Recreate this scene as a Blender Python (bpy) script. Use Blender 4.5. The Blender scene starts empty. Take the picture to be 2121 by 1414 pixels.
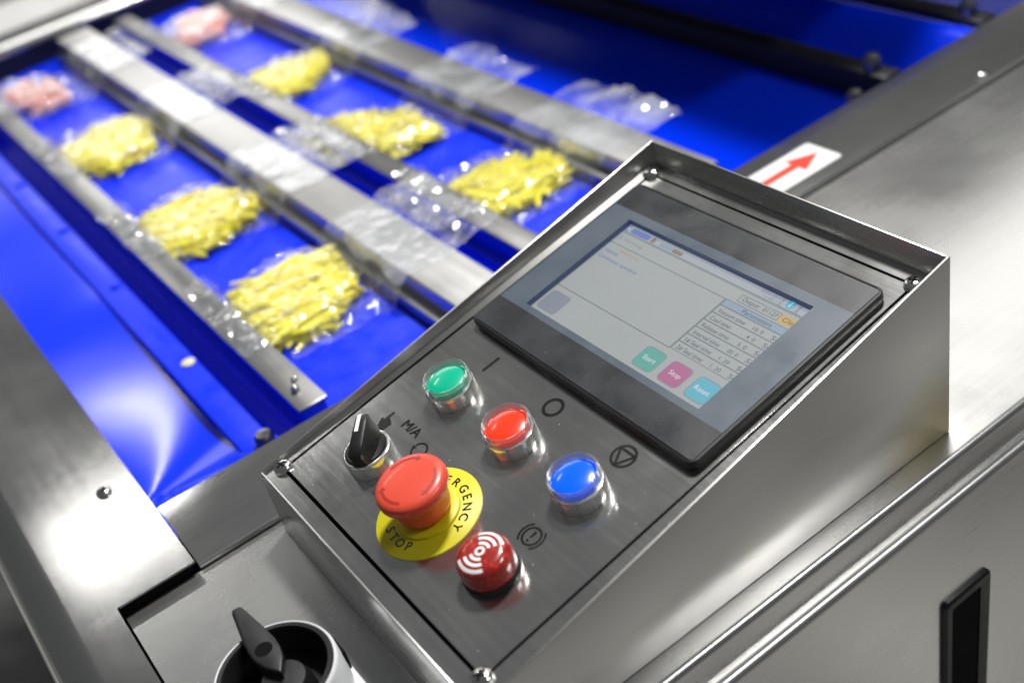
import bpy, bmesh, math, random
from mathutils import Matrix, Vector, noise

# ------------------------------------------------------------------ camera, world, lamps, exposure
sc = bpy.context.scene
COL = sc.collection
MM = 0.001
random.seed(7)

R_CAM = ((0.7950727472889595, -0.5702337968374768, -0.2066222240290273),
         (-0.4779403131409231, -0.37931141130988905, -0.7922726237381024),
         (0.3734064589601293, 0.7286674620115923, -0.5741178852922472))
CAM_POS = Vector((-103.508, -555.633, 472.931)) * MM
cam_data = bpy.data.cameras.new('camera')
cam = bpy.data.objects.new('camera', cam_data)
COL.objects.link(cam)
rx, ry, rz = (Vector(r) for r in R_CAM)
m = Matrix((rx, -ry, -rz)).transposed().to_4x4()
m.translation = CAM_POS
cam.matrix_world = m
cam_data.sensor_width = 36.0
cam_data.lens = 41.573
cam_data.clip_start = 0.02
cam_data.clip_end = 60.0
cam_data.dof.use_dof = True
cam_data.dof.focus_distance = 0.642
cam_data.dof.aperture_fstop = 4.3
cam_data.dof.aperture_blades = 0
sc.camera = cam

world = bpy.data.worlds.new('World')
sc.world = world
world.use_nodes = True
bg = world.node_tree.nodes['Background']
bg.inputs['Color'].default_value = (0.93, 0.97, 1.0, 1)
bg.inputs['Strength'].default_value = 0.10


def area_lamp(name, loc, target, sx, sy, watt, color=(1, 0.985, 0.955)):
    d = bpy.data.lights.new(name, 'AREA')
    d.shape = 'RECTANGLE'
    d.size, d.size_y = sx, sy
    d.energy = watt
    d.color = color
    o = bpy.data.objects.new(name, d)
    COL.objects.link(o)
    o.location = loc
    o.rotation_euler = (Vector(target) - Vector(loc)).to_track_quat('-Z', 'Y').to_euler()
    return o


# hall lighting: a near ceiling panel (the key), a run of ceiling panels beyond the machine
area_lamp('ceiling_lamp', (1.10, 0.56, 2.60), (0.12, -0.05, 0.0), 0.36, 0.36, 100)
area_lamp('ceiling_lamp', (0.0, 3.60, 2.60), (0.0, 3.60, 0.0), 0.70, 0.14, 6.5)
area_lamp('ceiling_lamp', (3.9, 2.5, 2.60), (0.6, 0.0, 0.0), 2.8, 1.8, 36)
area_lamp('ceiling_lamp', (2.3, 6.6, 2.60), (0.3, 0.6, 0.0), 3.0, 1.4, 36)
area_lamp('ceiling_lamp', (1.6, 10.6, 2.60), (0.4, 1.0, 0.0), 4.5, 2.2, 32)
area_lamp('ceiling_lamp', (1.55, -1.75, 2.60), (0.3, -0.3, 0.0), 0.9, 0.25, 26)

sc.view_settings.view_transform = 'Standard'
sc.view_settings.look = 'None'
sc.view_settings.exposure = 0.0
sc.view_settings.gamma = 1.0
sc.view_settings.use_curve_mapping = False
sc.render.engine = 'CYCLES'
sc.cycles.max_bounces = 10
sc.cycles.transparent_max_bounces = 16
sc.cycles.caustics_reflective = True
sc.cycles.caustics_refractive = False
sc.cycles.sample_clamp_indirect = 6.0

# ------------------------------------------------------------------ materials
MATS = {}


def newmat(name):
    mt = bpy.data.materials.new(name)
    mt.use_nodes = True
    nt = mt.node_tree
    b = nt.nodes['Principled BSDF']
    MATS[name] = mt
    return mt, nt, b


def nd(nt, t, **kw):
    n = nt.nodes.new(t)
    for k, v in kw.items():
        setattr(n, k, v)
    return n


def ramp(nt, src, a, b, lo, hi):
    r = nd(nt, 'ShaderNodeMapRange')
    r.inputs[1].default_value = a
    r.inputs[2].default_value = b
    r.inputs[3].default_value = lo
    r.inputs[4].default_value = hi
    nt.links.new(src, r.inputs[0])
    return r.outputs[0]


def plain(name, col, rough=0.5, metal=0.0, coat=0.0, spec=0.5, bump=0.0, bscale=900.0, vary=1.0, speck=0.0, emit=None, estr=0.0):
    mt, nt, b = newmat(name)
    b.inputs['Base Color'].default_value = (*col, 1)
    b.inputs['Roughness'].default_value = rough
    b.inputs['Metallic'].default_value = metal
    b.inputs['Coat Weight'].default_value = coat
    b.inputs['Coat Roughness'].default_value = 0.06
    b.inputs['Specular IOR Level'].default_value = spec
    tc = nd(nt, 'ShaderNodeTexCoord')
    n = nd(nt, 'ShaderNodeTexNoise')
    n.inputs['Scale'].default_value = 45
    n.inputs['Detail'].default_value = 4
    nt.links.new(tc.outputs['Object'], n.inputs['Vector'])
    nt.links.new(ramp(nt, n.outputs['Fac'], 0.3, 0.7, max(rough - 0.06 * vary, 0.02), min(rough + 0.08 * vary, 1)), b.inputs['Roughness'])
    if bump:
        n2 = nd(nt, 'ShaderNodeTexNoise')
        n2.inputs['Scale'].default_value = bscale
        n2.inputs['Detail'].default_value = 3
        nt.links.new(tc.outputs['Object'], n2.inputs['Vector'])
        bp = nd(nt, 'ShaderNodeBump')
        bp.inputs['Strength'].default_value = bump
        bp.inputs['Distance'].default_value = 0.0004
        nt.links.new(n2.outputs['Fac'], bp.inputs['Height'])
        nt.links.new(bp.outputs['Normal'], b.inputs['Normal'])
    if speck:
        speckle(nt, b, tc, col, speck)
    if emit:
        b.inputs['Emission Color'].default_value = (*emit, 1)
        b.inputs['Emission Strength'].default_value = estr
    return mt


def speckle(nt, b, tc, col, amount):
    """dust: small pale dots scattered unevenly"""
    v = nd(nt, 'ShaderNodeTexVoronoi')
    v.inputs['Scale'].default_value = 420
    nt.links.new(tc.outputs['Object'], v.inputs['Vector'])
    s = nd(nt, 'ShaderNodeSeparateColor')
    nt.links.new(v.outputs['Color'], s.inputs[0])
    rad = ramp(nt, s.outputs[0], 0.82, 1.0, 0.0, 0.17)
    lt = nd(nt, 'ShaderNodeMath', operation='LESS_THAN')
    nt.links.new(v.outputs['Distance'], lt.inputs[0])
    nt.links.new(rad, lt.inputs[1])
    n = nd(nt, 'ShaderNodeTexNoise')
    n.inputs['Scale'].default_value = 30
    nt.links.new(tc.outputs['Object'], n.inputs['Vector'])
    k = nd(nt, 'ShaderNodeMath', operation='MULTIPLY')
    nt.links.new(lt.outputs[0], k.inputs[0])
    nt.links.new(ramp(nt, n.outputs['Fac'], 0.42, 0.68, 0.0, amount), k.inputs[1])
    mx = nd(nt, 'ShaderNodeMix', data_type='RGBA')
    nt.links.new(k.outputs[0], mx.inputs[0])
    mx.inputs[6].default_value = (*col, 1)
    mx.inputs[7].default_value = (0.55, 0.55, 0.52, 1)
    nt.links.new(mx.outputs[2], b.inputs['Base Color'])
    inv = nd(nt, 'ShaderNodeMath', operation='SUBTRACT')
    inv.inputs[0].default_value = 1.0
    nt.links.new(k.outputs[0], inv.inputs[1])
    if b.inputs['Metallic'].default_value > 0.5:
        nt.links.new(inv.outputs[0], b.inputs['Metallic'])


def steel(name, axis, base=0.60, rough=0.27, streak=0.035, smudge=0.05, bump=0.022, dust=0.0, tint=(1.0, 0.997, 0.98), wide=0.06, grain=0.035):
    """brushed stainless: grain runs along local axis 0/1/2"""
    mt, nt, b = newmat(name)
    b.inputs['Metallic'].default_value = 1.0
    tc = nd(nt, 'ShaderNodeTexCoord')
    mp = nd(nt, 'ShaderNodeMapping')
    sca = [1500.0] * 3
    sca[axis] = 9.0
    mp.inputs['Scale'].default_value = sca
    nt.links.new(tc.outputs['Object'], mp.inputs['Vector'])
    n1 = nd(nt, 'ShaderNodeTexNoise')
    n1.inputs['Scale'].default_value = 1.0
    n1.inputs['Detail'].default_value = 3
    n1.inputs['Roughness'].default_value = 0.7
    nt.links.new(mp.outputs[0], n1.inputs['Vector'])
    n2 = nd(nt, 'ShaderNodeTexNoise')
    n2.inputs['Scale'].default_value = 9
    n2.inputs['Detail'].default_value = 5
    n2.inputs['Roughness'].default_value = 0.6
    nt.links.new(tc.outputs['Object'], n2.inputs['Vector'])
    mp3 = nd(nt, 'ShaderNodeMapping')
    sc3 = [210.0] * 3
    sc3[axis] = 5.0
    mp3.inputs['Scale'].default_value = sc3
    nt.links.new(tc.outputs['Object'], mp3.inputs['Vector'])
    n3 = nd(nt, 'ShaderNodeTexNoise')
    n3.inputs['Scale'].default_value = 1.0
    n3.inputs['Detail'].default_value = 6
    n3.inputs['Roughness'].default_value = 0.75
    nt.links.new(mp3.outputs[0], n3.inputs['Vector'])
    r1 = ramp(nt, n3.outputs['Fac'], 0.25, 0.75, -streak, streak)
    r2 = ramp(nt, n2.outputs['Fac'], 0.3, 0.7, rough - smudge * 0.5, rough + smudge)
    ad = nd(nt, 'ShaderNodeMath', operation='ADD', use_clamp=True)
    nt.links.new(r1, ad.inputs[0])
    nt.links.new(r2, ad.inputs[1])
    nt.links.new(ad.outputs[0], b.inputs['Roughness'])
    va = nd(nt, 'ShaderNodeMath', operation='ADD')
    nt.links.new(ramp(nt, n3.outputs['Fac'], 0.3, 0.7, base * (1 - grain), base * (1 + grain)), va.inputs[0])
    nt.links.new(ramp(nt, n2.outputs['Fac'], 0.3, 0.7, -0.015, 0.015), va.inputs[1])
    cc = nd(nt, 'ShaderNodeVectorMath', operation='SCALE')
    cc.inputs[0].default_value = tint
    nt.links.new(va.outputs[0], cc.inputs['Scale'])
    nt.links.new(cc.outputs[0], b.inputs['Base Color'])
    bp = nd(nt, 'ShaderNodeBump')
    bp.inputs['Strength'].default_value = bump
    bp.inputs['Distance'].default_value = 0.0003
    nt.links.new(n1.outputs['Fac'], bp.inputs['Height'])
    nt.links.new(bp.outputs['Normal'], b.inputs['Normal'])
    g2 = nd(nt, 'ShaderNodeBsdfGlossy')
    g2.inputs['Roughness'].default_value = 0.62
    nt.links.new(cc.outputs[0], g2.inputs['Color'])
    nt.links.new(bp.outputs['Normal'], g2.inputs['Normal'])
    lob = nd(nt, 'ShaderNodeMixShader')
    lob.inputs[0].default_value = wide
    nt.links.new(b.outputs[0], lob.inputs[1])
    nt.links.new(g2.outputs[0], lob.inputs[2])
    nt.links.new(lob.outputs[0], nt.nodes['Material Output'].inputs['Surface'])
    if dust:
        v = nd(nt, 'ShaderNodeTexVoronoi')
        v.inputs['Scale'].default_value = 300
        nt.links.new(tc.outputs['Object'], v.inputs['Vector'])
        s = nd(nt, 'ShaderNodeSeparateColor')
        nt.links.new(v.outputs['Color'], s.inputs[0])
        lt = nd(nt, 'ShaderNodeMath', operation='LESS_THAN')
        nt.links.new(v.outputs['Distance'], lt.inputs[0])
        nt.links.new(ramp(nt, s.outputs[0], 0.93, 1.0, 0.0, 0.13), lt.inputs[1])
        df = nd(nt, 'ShaderNodeBsdfDiffuse')
        df.inputs['Color'].default_value = (0.42, 0.41, 0.38, 1)
        k = nd(nt, 'ShaderNodeMath', operation='MULTIPLY')
        nt.links.new(lt.outputs[0], k.inputs[0])
        k.inputs[1].default_value = dust
        ms = nd(nt, 'ShaderNodeMixShader')
        nt.links.new(k.outputs[0], ms.inputs[0])
        nt.links.new(lob.outputs[0], ms.inputs[1])
        nt.links.new(df.outputs[0], ms.inputs[2])
        nt.links.new(ms.outputs[0], nt.nodes['Material Output'].inputs['Surface'])
    return mt


def clear_film(name, haze=0.10, rough=0.07, gloss=1.0, tint=(0.97, 0.98, 1.0), ior=1.5):
    mt, nt, b = newmat(name)
    nt.nodes.remove(b)
    out = nt.nodes['Material Output']
    tr = nd(nt, 'ShaderNodeBsdfTransparent')
    tr.inputs['Color'].default_value = (*tint, 1)
    df = nd(nt, 'ShaderNodeBsdfDiffuse')
    df.inputs['Color'].default_value = (0.85, 0.87, 0.9, 1)
    gl = nd(nt, 'ShaderNodeBsdfGlossy')
    gl.inputs['Roughness'].default_value = rough
    lw = nd(nt, 'ShaderNodeLayerWeight')
    lw.inputs['Blend'].default_value = 0.5
    pw = nd(nt, 'ShaderNodeMath', operation='POWER')
    nt.links.new(lw.outputs['Facing'], pw.inputs[0])
    pw.inputs[1].default_value = 5.0
    fr = nd(nt, 'ShaderNodeMath', operation='MULTIPLY_ADD')
    nt.links.new(pw.outputs[0], fr.inputs[0])
    fr.inputs[1].default_value = 0.95
    fr.inputs[2].default_value = 0.045
    m1 = nd(nt, 'ShaderNodeMixShader')
    tc = nd(nt, 'ShaderNodeTexCoord')
    nz = nd(nt, 'ShaderNodeTexNoise')
    nz.inputs['Scale'].default_value = 28
    nz.inputs['Detail'].default_value = 3
    nt.links.new(tc.outputs['Object'], nz.inputs['Vector'])
    nt.links.new(ramp(nt, nz.outputs['Fac'], 0.35, 0.68, haze * 0.4, haze * 2.2), m1.inputs[0])
    nt.links.new(tr.outputs[0], m1.inputs[1])
    nt.links.new(df.outputs[0], m1.inputs[2])
    k = nd(nt, 'ShaderNodeMath', operation='MULTIPLY', use_clamp=True)
    nt.links.new(fr.outputs[0], k.inputs[0])
    k.inputs[1].default_value = gloss
    m2 = nd(nt, 'ShaderNodeMixShader')
    nt.links.new(k.outputs[0], m2.inputs[0])
    nt.links.new(m1.outputs[0], m2.inputs[1])
    nt.links.new(gl.outputs[0], m2.inputs[2])
    nt.links.new(m2.outputs[0], out.inputs['Surface'])
    return mt


def display(name, col, s=1.0):
    mt, nt, b = newmat(name)
    b.inputs['Base Color'].default_value = (0.02, 0.02, 0.02, 1)
    b.inputs['Roughness'].default_value = 0.6
    b.inputs['Emission Color'].default_value = (*col, 1)
    b.inputs['Emission Strength'].default_value = s
    return mt


steel('steel_panel', 0, base=0.58, rough=0.135, dust=0.8, wide=0.06, smudge=0.09)
steel('steel_wall', 0, base=0.58, rough=0.30)
steel('steel_wall_y', 1, base=0.55, rough=0.26)
steel('steel_deck', 0, base=0.57, rough=0.26, streak=0.012, bump=0.005, dust=0.35)
steel('steel_front', 0, base=0.60, rough=0.28)
steel('steel_plate', 1, base=0.54, rough=0.13, streak=0.012, bump=0.004, grain=0.015)
steel('steel_strip', 0, base=0.58, rough=0.12, streak=0.02, bump=0.006)
steel('steel_bar_dark', 1, base=0.40, rough=0.30)
steel('steel_bar', 1, base=0.62, rough=0.34)
steel('chrome', 2, base=0.80, rough=0.13, streak=0.05, smudge=0.03, bump=0.06, wide=0.22, grain=0.40)  # strong grain paints vertical bands of reflection into the base colour
plain('screw_steel', (0.72, 0.72, 0.70), 0.16, metal=1.0)
plain('black_gap', (0.006, 0.006, 0.007), 0.9, spec=0.1)  # flat black put in for the shade inside gaps, slots and holes
plain('hmi_black', (0.018, 0.019, 0.021), 0.33, bump=0.12, bscale=2500)
plain('hmi_dark', (0.020, 0.022, 0.026), 0.30, bump=0.25, bscale=2600, speck=0.5)
plain('hmi_grey', (0.070, 0.092, 0.120), 0.34, bump=0.15, bscale=2600, speck=0.3)
plain('edge_blue', (0.055, 0.10, 0.27), 0.4)
plain('print_black', (0.004, 0.004, 0.004), 0.28)
plain('lens_green', (0.0, 0.42, 0.24), 0.22, coat=0.6, emit=(0.0, 0.5, 0.3), estr=0.10)
plain('lens_red', (0.75, 0.035, 0.01), 0.22, coat=0.6, emit=(1.0, 0.05, 0.01), estr=0.25)
plain('lens_blue', (0.0, 0.10, 0.85), 0.20, coat=0.6, emit=(0.0, 0.14, 1.0), estr=0.25)
plain('estop_red', (0.72, 0.075, 0.04), 0.36, coat=0.15, bump=0.03, bscale=1500)
plain('estop_mark', (0.42, 0.03, 0.02), 0.45)
plain('estop_yellow', (0.66, 0.60, 0.006), 0.42)
plain('knob_black', (0.012, 0.012, 0.013), 0.30, bump=0.06, bscale=2200)
plain('white_paint', (0.86, 0.86, 0.86), 0.4)
plain('switch_white', (0.78, 0.80, 0.82), 0.34)
plain('switch_black', (0.010, 0.010, 0.011), 0.36, bump=0.08, bscale=2200)
plain('handle_black', (0.006, 0.006, 0.007), 0.35)
plain('bolt_dark', (0.25, 0.25, 0.26), 0.3, metal=1.0)
plain('bolt_cream', (0.75, 0.70, 0.45), 0.35)
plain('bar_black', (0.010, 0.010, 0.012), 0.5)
plain('hood_dark', (0.02, 0.02, 0.022), 0.6)
plain('sticker_white', (0.85, 0.85, 0.86), 0.4)
plain('sticker_red', (0.80, 0.06, 0.03), 0.4)
plain('floor_grey', (0.42, 0.42, 0.41), 0.5)
_nt = MATS['floor_grey'].node_tree
_n = nd(_nt, 'ShaderNodeTexNoise')  # light and dark patches added to vary what the steel reflects
_n.inputs['Scale'].default_value = 2.2
_n.inputs['Detail'].default_value = 3
_tc = nd(_nt, 'ShaderNodeTexCoord')
_nt.links.new(_tc.outputs['Object'], _n.inputs['Vector'])
_mx = nd(_nt, 'ShaderNodeMix', data_type='RGBA')
_nt.links.new(ramp(_nt, _n.outputs['Fac'], 0.40, 0.60, 0, 1), _mx.inputs[0])
_mx.inputs[6].default_value = (0.10, 0.10, 0.10, 1)
_mx.inputs[7].default_value = (0.70, 0.69, 0.66, 1)
_nt.links.new(_mx.outputs[2], _nt.nodes['Principled BSDF'].inputs['Base Color'])
plain('belt_blue', (0.0003, 0.034, 0.88), 0.12, spec=1.0, vary=0.1)
plain('carrier_blue', (0.0003, 0.028, 0.84), 0.34, spec=0.4)
clear_film('bag_film', haze=0.05, rough=0.06, gloss=2.2)
clear_film('bag_mouth', haze=0.20, rough=0.10, gloss=1.6)
clear_film('touch_film', haze=0.008, rough=0.16, gloss=1.1)
clear_film('clear_plastic', haze=0.07, rough=0.06, gloss=2.6)


def food_mat(name, c1, c2):
    mt, nt, b = newmat(name)
    tc = nd(nt, 'ShaderNodeTexCoord')
    n = nd(nt, 'ShaderNodeTexNoise')
    n.inputs['Scale'].default_value = 60
    n.inputs['Detail'].default_value = 3
    nt.links.new(tc.outputs['Object'], n.inputs['Vector'])
    mx = nd(nt, 'ShaderNodeMix', data_type='RGBA')
    nt.links.new(ramp(nt, n.outputs['Fac'], 0.35, 0.65, 0, 1), mx.inputs[0])
    mx.inputs[6].default_value = (*c1, 1)
    mx.inputs[7].default_value = (*c2, 1)
    nt.links.new(mx.outputs[2], b.inputs['Base Color'])
    b.inputs['Roughness'].default_value = 0.42
    b.inputs['Coat Weight'].default_value = 0.12
    return mt


food_mat('food_yellow', (0.87, 0.74, 0.002), (0.93, 0.86, 0.012))
food_mat('food_pink', (0.93, 0.36, 0.28), (0.93, 0.58, 0.50))


def dome_mat():
    mt, nt, b = newmat('beacon_red')
    tc = nd(nt, 'ShaderNodeTexCoord')
    v = nd(nt, 'ShaderNodeTexVoronoi')
    v.inputs['Scale'].default_value = 300
    nt.links.new(tc.outputs['Object'], v.inputs['Vector'])
    mx = nd(nt, 'ShaderNodeMix', data_type='RGBA')
    nt.links.new(ramp(nt, v.outputs['Distance'], 0.12, 0.5, 0.0, 1.0), mx.inputs[0])
    mx.inputs[6].default_value = (0.62, 0.030, 0.012, 1)
    mx.inputs[7].default_value = (0.30, 0.010, 0.006, 1)
    nt.links.new(mx.outputs[2], b.inputs['Base Color'])
    b.inputs['Roughness'].default_value = 0.30
    b.inputs['Coat Weight'].default_value = 1.0
    b.inputs['Coat Roughness'].default_value = 0.05
    b.inputs['Subsurface Weight'].default_value = 0.15
    b.inputs['Subsurface Radius'].default_value = (0.004, 0.0005, 0.0005)


dome_mat()
UI = {'ui_back': (0.36, 0.385, 0.375), 'ui_bar': (0.37, 0.41, 0.44), 'ui_frame': (0.05, 0.09, 0.25), 'ui_line': (0.07, 0.09, 0.12),
      'ui_text': (0.025, 0.04, 0.08), 'ui_text_blue': (0.08, 0.13, 0.40), 'ui_text_red': (0.50, 0.20, 0.16), 'ui_green': (0.05, 0.36, 0.28),
      'ui_rose': (0.42, 0.08, 0.23), 'ui_cyan': (0.05, 0.42, 0.54), 'ui_amber': (0.55, 0.36, 0.06), 'ui_head': (0.24, 0.33, 0.42),
      'ui_grey': (0.20, 0.23, 0.29), 'ui_pale': (0.75, 0.75, 0.78), 'ui_logo': (0.10, 0.17, 0.50), 'ui_brown': (0.20, 0.16, 0.10)}
for k_, c_ in UI.items():
    display(k_, c_, 0.86)


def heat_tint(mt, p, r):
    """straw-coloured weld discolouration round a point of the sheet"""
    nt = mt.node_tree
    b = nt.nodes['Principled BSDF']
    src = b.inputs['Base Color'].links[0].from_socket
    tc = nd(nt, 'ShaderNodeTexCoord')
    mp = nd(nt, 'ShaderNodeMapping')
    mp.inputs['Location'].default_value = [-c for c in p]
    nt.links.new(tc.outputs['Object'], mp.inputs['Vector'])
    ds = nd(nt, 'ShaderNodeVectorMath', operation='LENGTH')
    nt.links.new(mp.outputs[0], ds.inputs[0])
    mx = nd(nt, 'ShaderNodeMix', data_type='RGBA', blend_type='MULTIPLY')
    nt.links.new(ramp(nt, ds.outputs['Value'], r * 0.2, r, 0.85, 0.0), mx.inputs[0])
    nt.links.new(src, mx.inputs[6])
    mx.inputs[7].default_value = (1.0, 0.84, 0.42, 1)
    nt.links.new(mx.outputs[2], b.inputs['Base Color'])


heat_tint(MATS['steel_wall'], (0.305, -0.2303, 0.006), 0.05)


# ------------------------------------------------------------------ mesh helpers (all sizes in millimetres)
class MB:
    def __init__(self):
        self.bm = bmesh.new()

    def poly_prism(self, pts, z0, z1, axis='z', bevel=0.0, seg=2):
        """closed outline extruded along an axis: z -> (x,y), y -> (x,z), x -> (y,z)"""
        def P(a, b, h):
            return {'z': (a, b, h), 'y': (a, h, b), 'x': (h, a, b)}[axis]
        lo = [self.bm.verts.new(P(a, b, z0)) for a, b in pts]
        hi = [self.bm.verts.new(P(a, b, z1)) for a, b in pts]
        n = len(pts)
        fs = [self.bm.faces.new(lo[::-1]), self.bm.faces.new(hi)]
        for i in range(n):
            fs.append(self.bm.faces.new((lo[i], lo[(i + 1) % n], hi[(i + 1) % n], hi[i])))
        bmesh.ops.recalc_face_normals(self.bm, faces=fs)
        if bevel:
            es = list({e for f in fs for e in f.edges})
            bmesh.ops.bevel(self.bm, geom=es, offset=bevel, segments=seg, profile=0.5, affect='EDGES', clamp_overlap=True)
        return self

    def box(self, x0, x1, y0, y1, z0, z1, bevel=0.0, seg=2):
        return self.poly_prism([(x0, y0), (x1, y0), (x1, y1), (x0, y1)], z0, z1, 'z', bevel, seg)

    def lathe(self, prof, seg=48, c=(0, 0), cap0=True, cap1=True, wob=None):
        rings = []
        for j, (r, z) in enumerate(prof):
            if r < 1e-6:
                rings.append([self.bm.verts.new((c[0], c[1], z))])
                continue
            ring = []
            for i in range(seg):
                a = 2 * math.pi * i / seg
                rr = r + (wob(j, i) if wob else 0)
                ring.append(self.bm.verts.new((c[0] + rr * math.cos(a), c[1] + rr * math.sin(a), z)))
            rings.append(ring)
        for A, B in zip(rings, rings[1:]):
            for i in range(seg):
                k = (i + 1) % seg
                if len(A) == 1 and len(B) == 1:
                    break
                if len(A) == 1:
                    self.bm.faces.new((A[0], B[k], B[i])) if False else self.bm.faces.new((A[0], B[i], B[k]))
                elif len(B) == 1:
                    self.bm.faces.new((A[i], A[k], B[0]))
                else:
                    self.bm.faces.new((A[i], A[k], B[k], B[i]))
        if cap0 and len(rings[0]) > 1:
            self.bm.faces.new(rings[0][::-1])
        if cap1 and len(rings[-1]) > 1:
            self.bm.faces.new(rings[-1])
        return self

    def ring_plate(self, o, h, z0, z1):
        """flat plate with a hole: o, h lists of equal length outlines"""
        n = len(o)
        v = [[self.bm.verts.new((a, b, z)) for a, b in q] for z in (z0, z1) for q in (o, h)]
        lo_o, lo_h, hi_o, hi_h = v
        for i in range(n):
            k = (i + 1) % n
            self.bm.faces.new((hi_o[i], hi_o[k], hi_h[k], hi_h[i]))
            self.bm.faces.new((lo_o[k], lo_o[i], lo_h[i], lo_h[k]))
            self.bm.faces.new((lo_o[i], lo_o[k], hi_o[k], hi_o[i]))
            self.bm.faces.new((lo_h[k], lo_h[i], hi_h[i], hi_h[k]))
        return self

    def arc(self, r0, r1, a0, a1, z, n=24, zf=None, c=(0, 0)):
        pr = None
        for i in range(n + 1):
            a = math.radians(a0 + (a1 - a0) * i / n)
            q = []
            for r in (r0, r1):
                q.append(self.bm.verts.new((c[0] + r * math.cos(a), c[1] + r * math.sin(a), zf(r) if zf else z)))
            if pr:
                self.bm.faces.new((pr[0], pr[1], q[1], q[0]))
            pr = q
        return self

    def flat(self, pts, z):
        f = self.bm.faces.new([self.bm.verts.new((a, b, z)) for a, b in pts])
        f.normal_update()
        if f.normal.z < 0:
            f.normal_flip()
        return self

    def add_mesh(self, me, mat):
        tmp = bmesh.new()
        tmp.from_mesh(me)
        bmesh.ops.transform(tmp, matrix=mat, verts=tmp.verts)
        vm = [self.bm.verts.new(v.co) for v in tmp.verts]
        tmp.verts.index_update()
        for f in tmp.faces:
            try:
                self.bm.faces.new([vm[v.index] for v in f.verts])
            except ValueError:
                pass
        tmp.free()
        return self

    def build(self, name, mat, parent=None, frame=None, smooth=40, recalc=True):
        if recalc:
            bmesh.ops.recalc_face_normals(self.bm, faces=self.bm.faces)
        bmesh.ops.scale(self.bm, vec=(MM, MM, MM), verts=self.bm.verts)
        me = bpy.data.meshes.new(name)
        self.bm.to_mesh(me)
        self.bm.free()
        me.materials.append(MATS[mat])
        if smooth:
            me.polygons.foreach_set('use_smooth', [True] * len(me.polygons))
            me.set_sharp_from_angle(angle=math.radians(smooth))
        o = bpy.data.objects.new(name, me)
        COL.objects.link(o)
        place(o, parent, frame)
        return o


def place(o, parent, frame):
    """frame: world matrix (metres)"""
    w = frame if frame is not None else Matrix.Identity(4)
    if parent is not None:
        o.parent = parent
        o.matrix_parent_inverse = Matrix.Identity(4)
        o.matrix_basis = world_of(parent).inverted() @ w
    else:
        o.matrix_basis = w
    WORLD[o.name] = w.copy()


WORLD = {}


def world_of(o):
    return WORLD[o.name]


def empty(name, frame=None):
    o = bpy.data.objects.new(name, None)
    o.empty_display_size = 0.02
    COL.objects.link(o)
    place(o, None, frame)
    return o


def tag(o, label=None, cat=None, group=None, kind=None):
    if label:
        o['label'] = label
    if cat:
        o['category'] = cat
    if group:
        o['group'] = group
    if kind:
        o['kind'] = kind
    return o


def T(x, y, z):
    return Matrix.Translation((x * MM, y * MM, z * MM))


def rrect(x0, x1, y0, y1, r, n=6):
    pts = []
    for cx, cy, a0 in ((x1 - r, y1 - r, 0), (x0 + r, y1 - r, 90), (x0 + r, y0 + r, 180), (x1 - r, y0 + r, 270)):
        for i in range(n + 1):
            a = math.radians(a0 + 90 * i / n)
            pts.append((cx + r * math.cos(a), cy + r * math.sin(a)))
    return pts


def text_mesh(s, bold=0.0):
    cu = bpy.data.curves.new('t', 'FONT')
    cu.body = s
    cu.size = 1.0
    cu.resolution_u = 4
    ob = bpy.data.objects.new('t', cu)
    COL.objects.link(ob)
    bpy.context.view_layer.update()
    dg = bpy.context.evaluated_depsgraph_get()
    me = bpy.data.meshes.new_from_object(ob.evaluated_get(dg))
    bpy.data.objects.remove(ob)
    bpy.data.curves.remove(cu)
    return me


CAP = None


def write(mb, s, x, y, w, cap, z, align='l', rot=0.0, pivot=None, bold=0.0):
    """flat lettering: baseline at y, cap height, fitted to width w (None: natural)"""
    global CAP
    if CAP is None:
        mh = text_mesh('H')
        CAP = max(v.co.y for v in mh.vertices)
    me = text_mesh(s, bold)
    xs = [v.co.x for v in me.vertices]
    x0, x1 = min(xs), max(xs)
    sy = cap / CAP
    sx = w / (x1 - x0) if w else sy
    ww = (x1 - x0) * sx
    ox = x - (ww / 2 if align == 'c' else 0)
    M = Matrix.Translation((ox, y, z)) @ Matrix.Diagonal((sx, sy, 1, 1)) @ Matrix.Translation((-x0, 0, 0))
    if pivot is not None:
        M = Matrix.Translation((pivot[0], pivot[1], 0)) @ Matrix.Rotation(math.radians(rot), 4, 'Z') @ M
    if bold:
        for k in range(8):
            a = k * math.pi / 4
            mb.add_mesh(me, Matrix.Translation((bold * cap * math.cos(a), bold * cap * math.sin(a), 0.004 * k)) @ M if pivot is None else M @ Matrix.Translation((bold * math.cos(a), bold * math.sin(a), 0.004 * k)))
    else:
        mb.add_mesh(me, M)
    bpy.data.meshes.remove(me)


def ribbon(mb, pts, w, z):
    """stroke of constant width along a polyline"""
    for (a, b), (c, d) in zip(pts, pts[1:]):
        l = math.hypot(c - a, d - b)
        nx, ny = -(d - b) / l * w / 2, (c - a) / l * w / 2
        mb.flat([(a + nx, b + ny), (a - nx, b - ny), (c - nx, d - ny), (c + nx, d + ny)], z)


# ------------------------------------------------------------------ the setting: floor, the machine it all stands on
W, L, HC, HA = 230.32, 316.35, 48.74, 118.47           # control box
ZP, TN = 46.72, 0.17786                                 # its sloping panel

floor = MB().box(-6000, 6000, -6000, 6000, -905, -900).build('floor', 'floor_grey')
tag(floor, kind='structure')

machine = empty('packaging_machine', T(0, 0, -900))
tag(machine, 'stainless steel belt packaging machine carrying the control box and blue conveyor', 'machine')


def swept(name, prof, y0, y1, axis, mat, parent, closed=True, smooth=40):
    """profile (a,b) swept along x or y"""
    mb = MB()
    mb.poly_prism(prof, y0, y1, axis)
    return mb.build(name, mat, parent, smooth=smooth)


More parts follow.
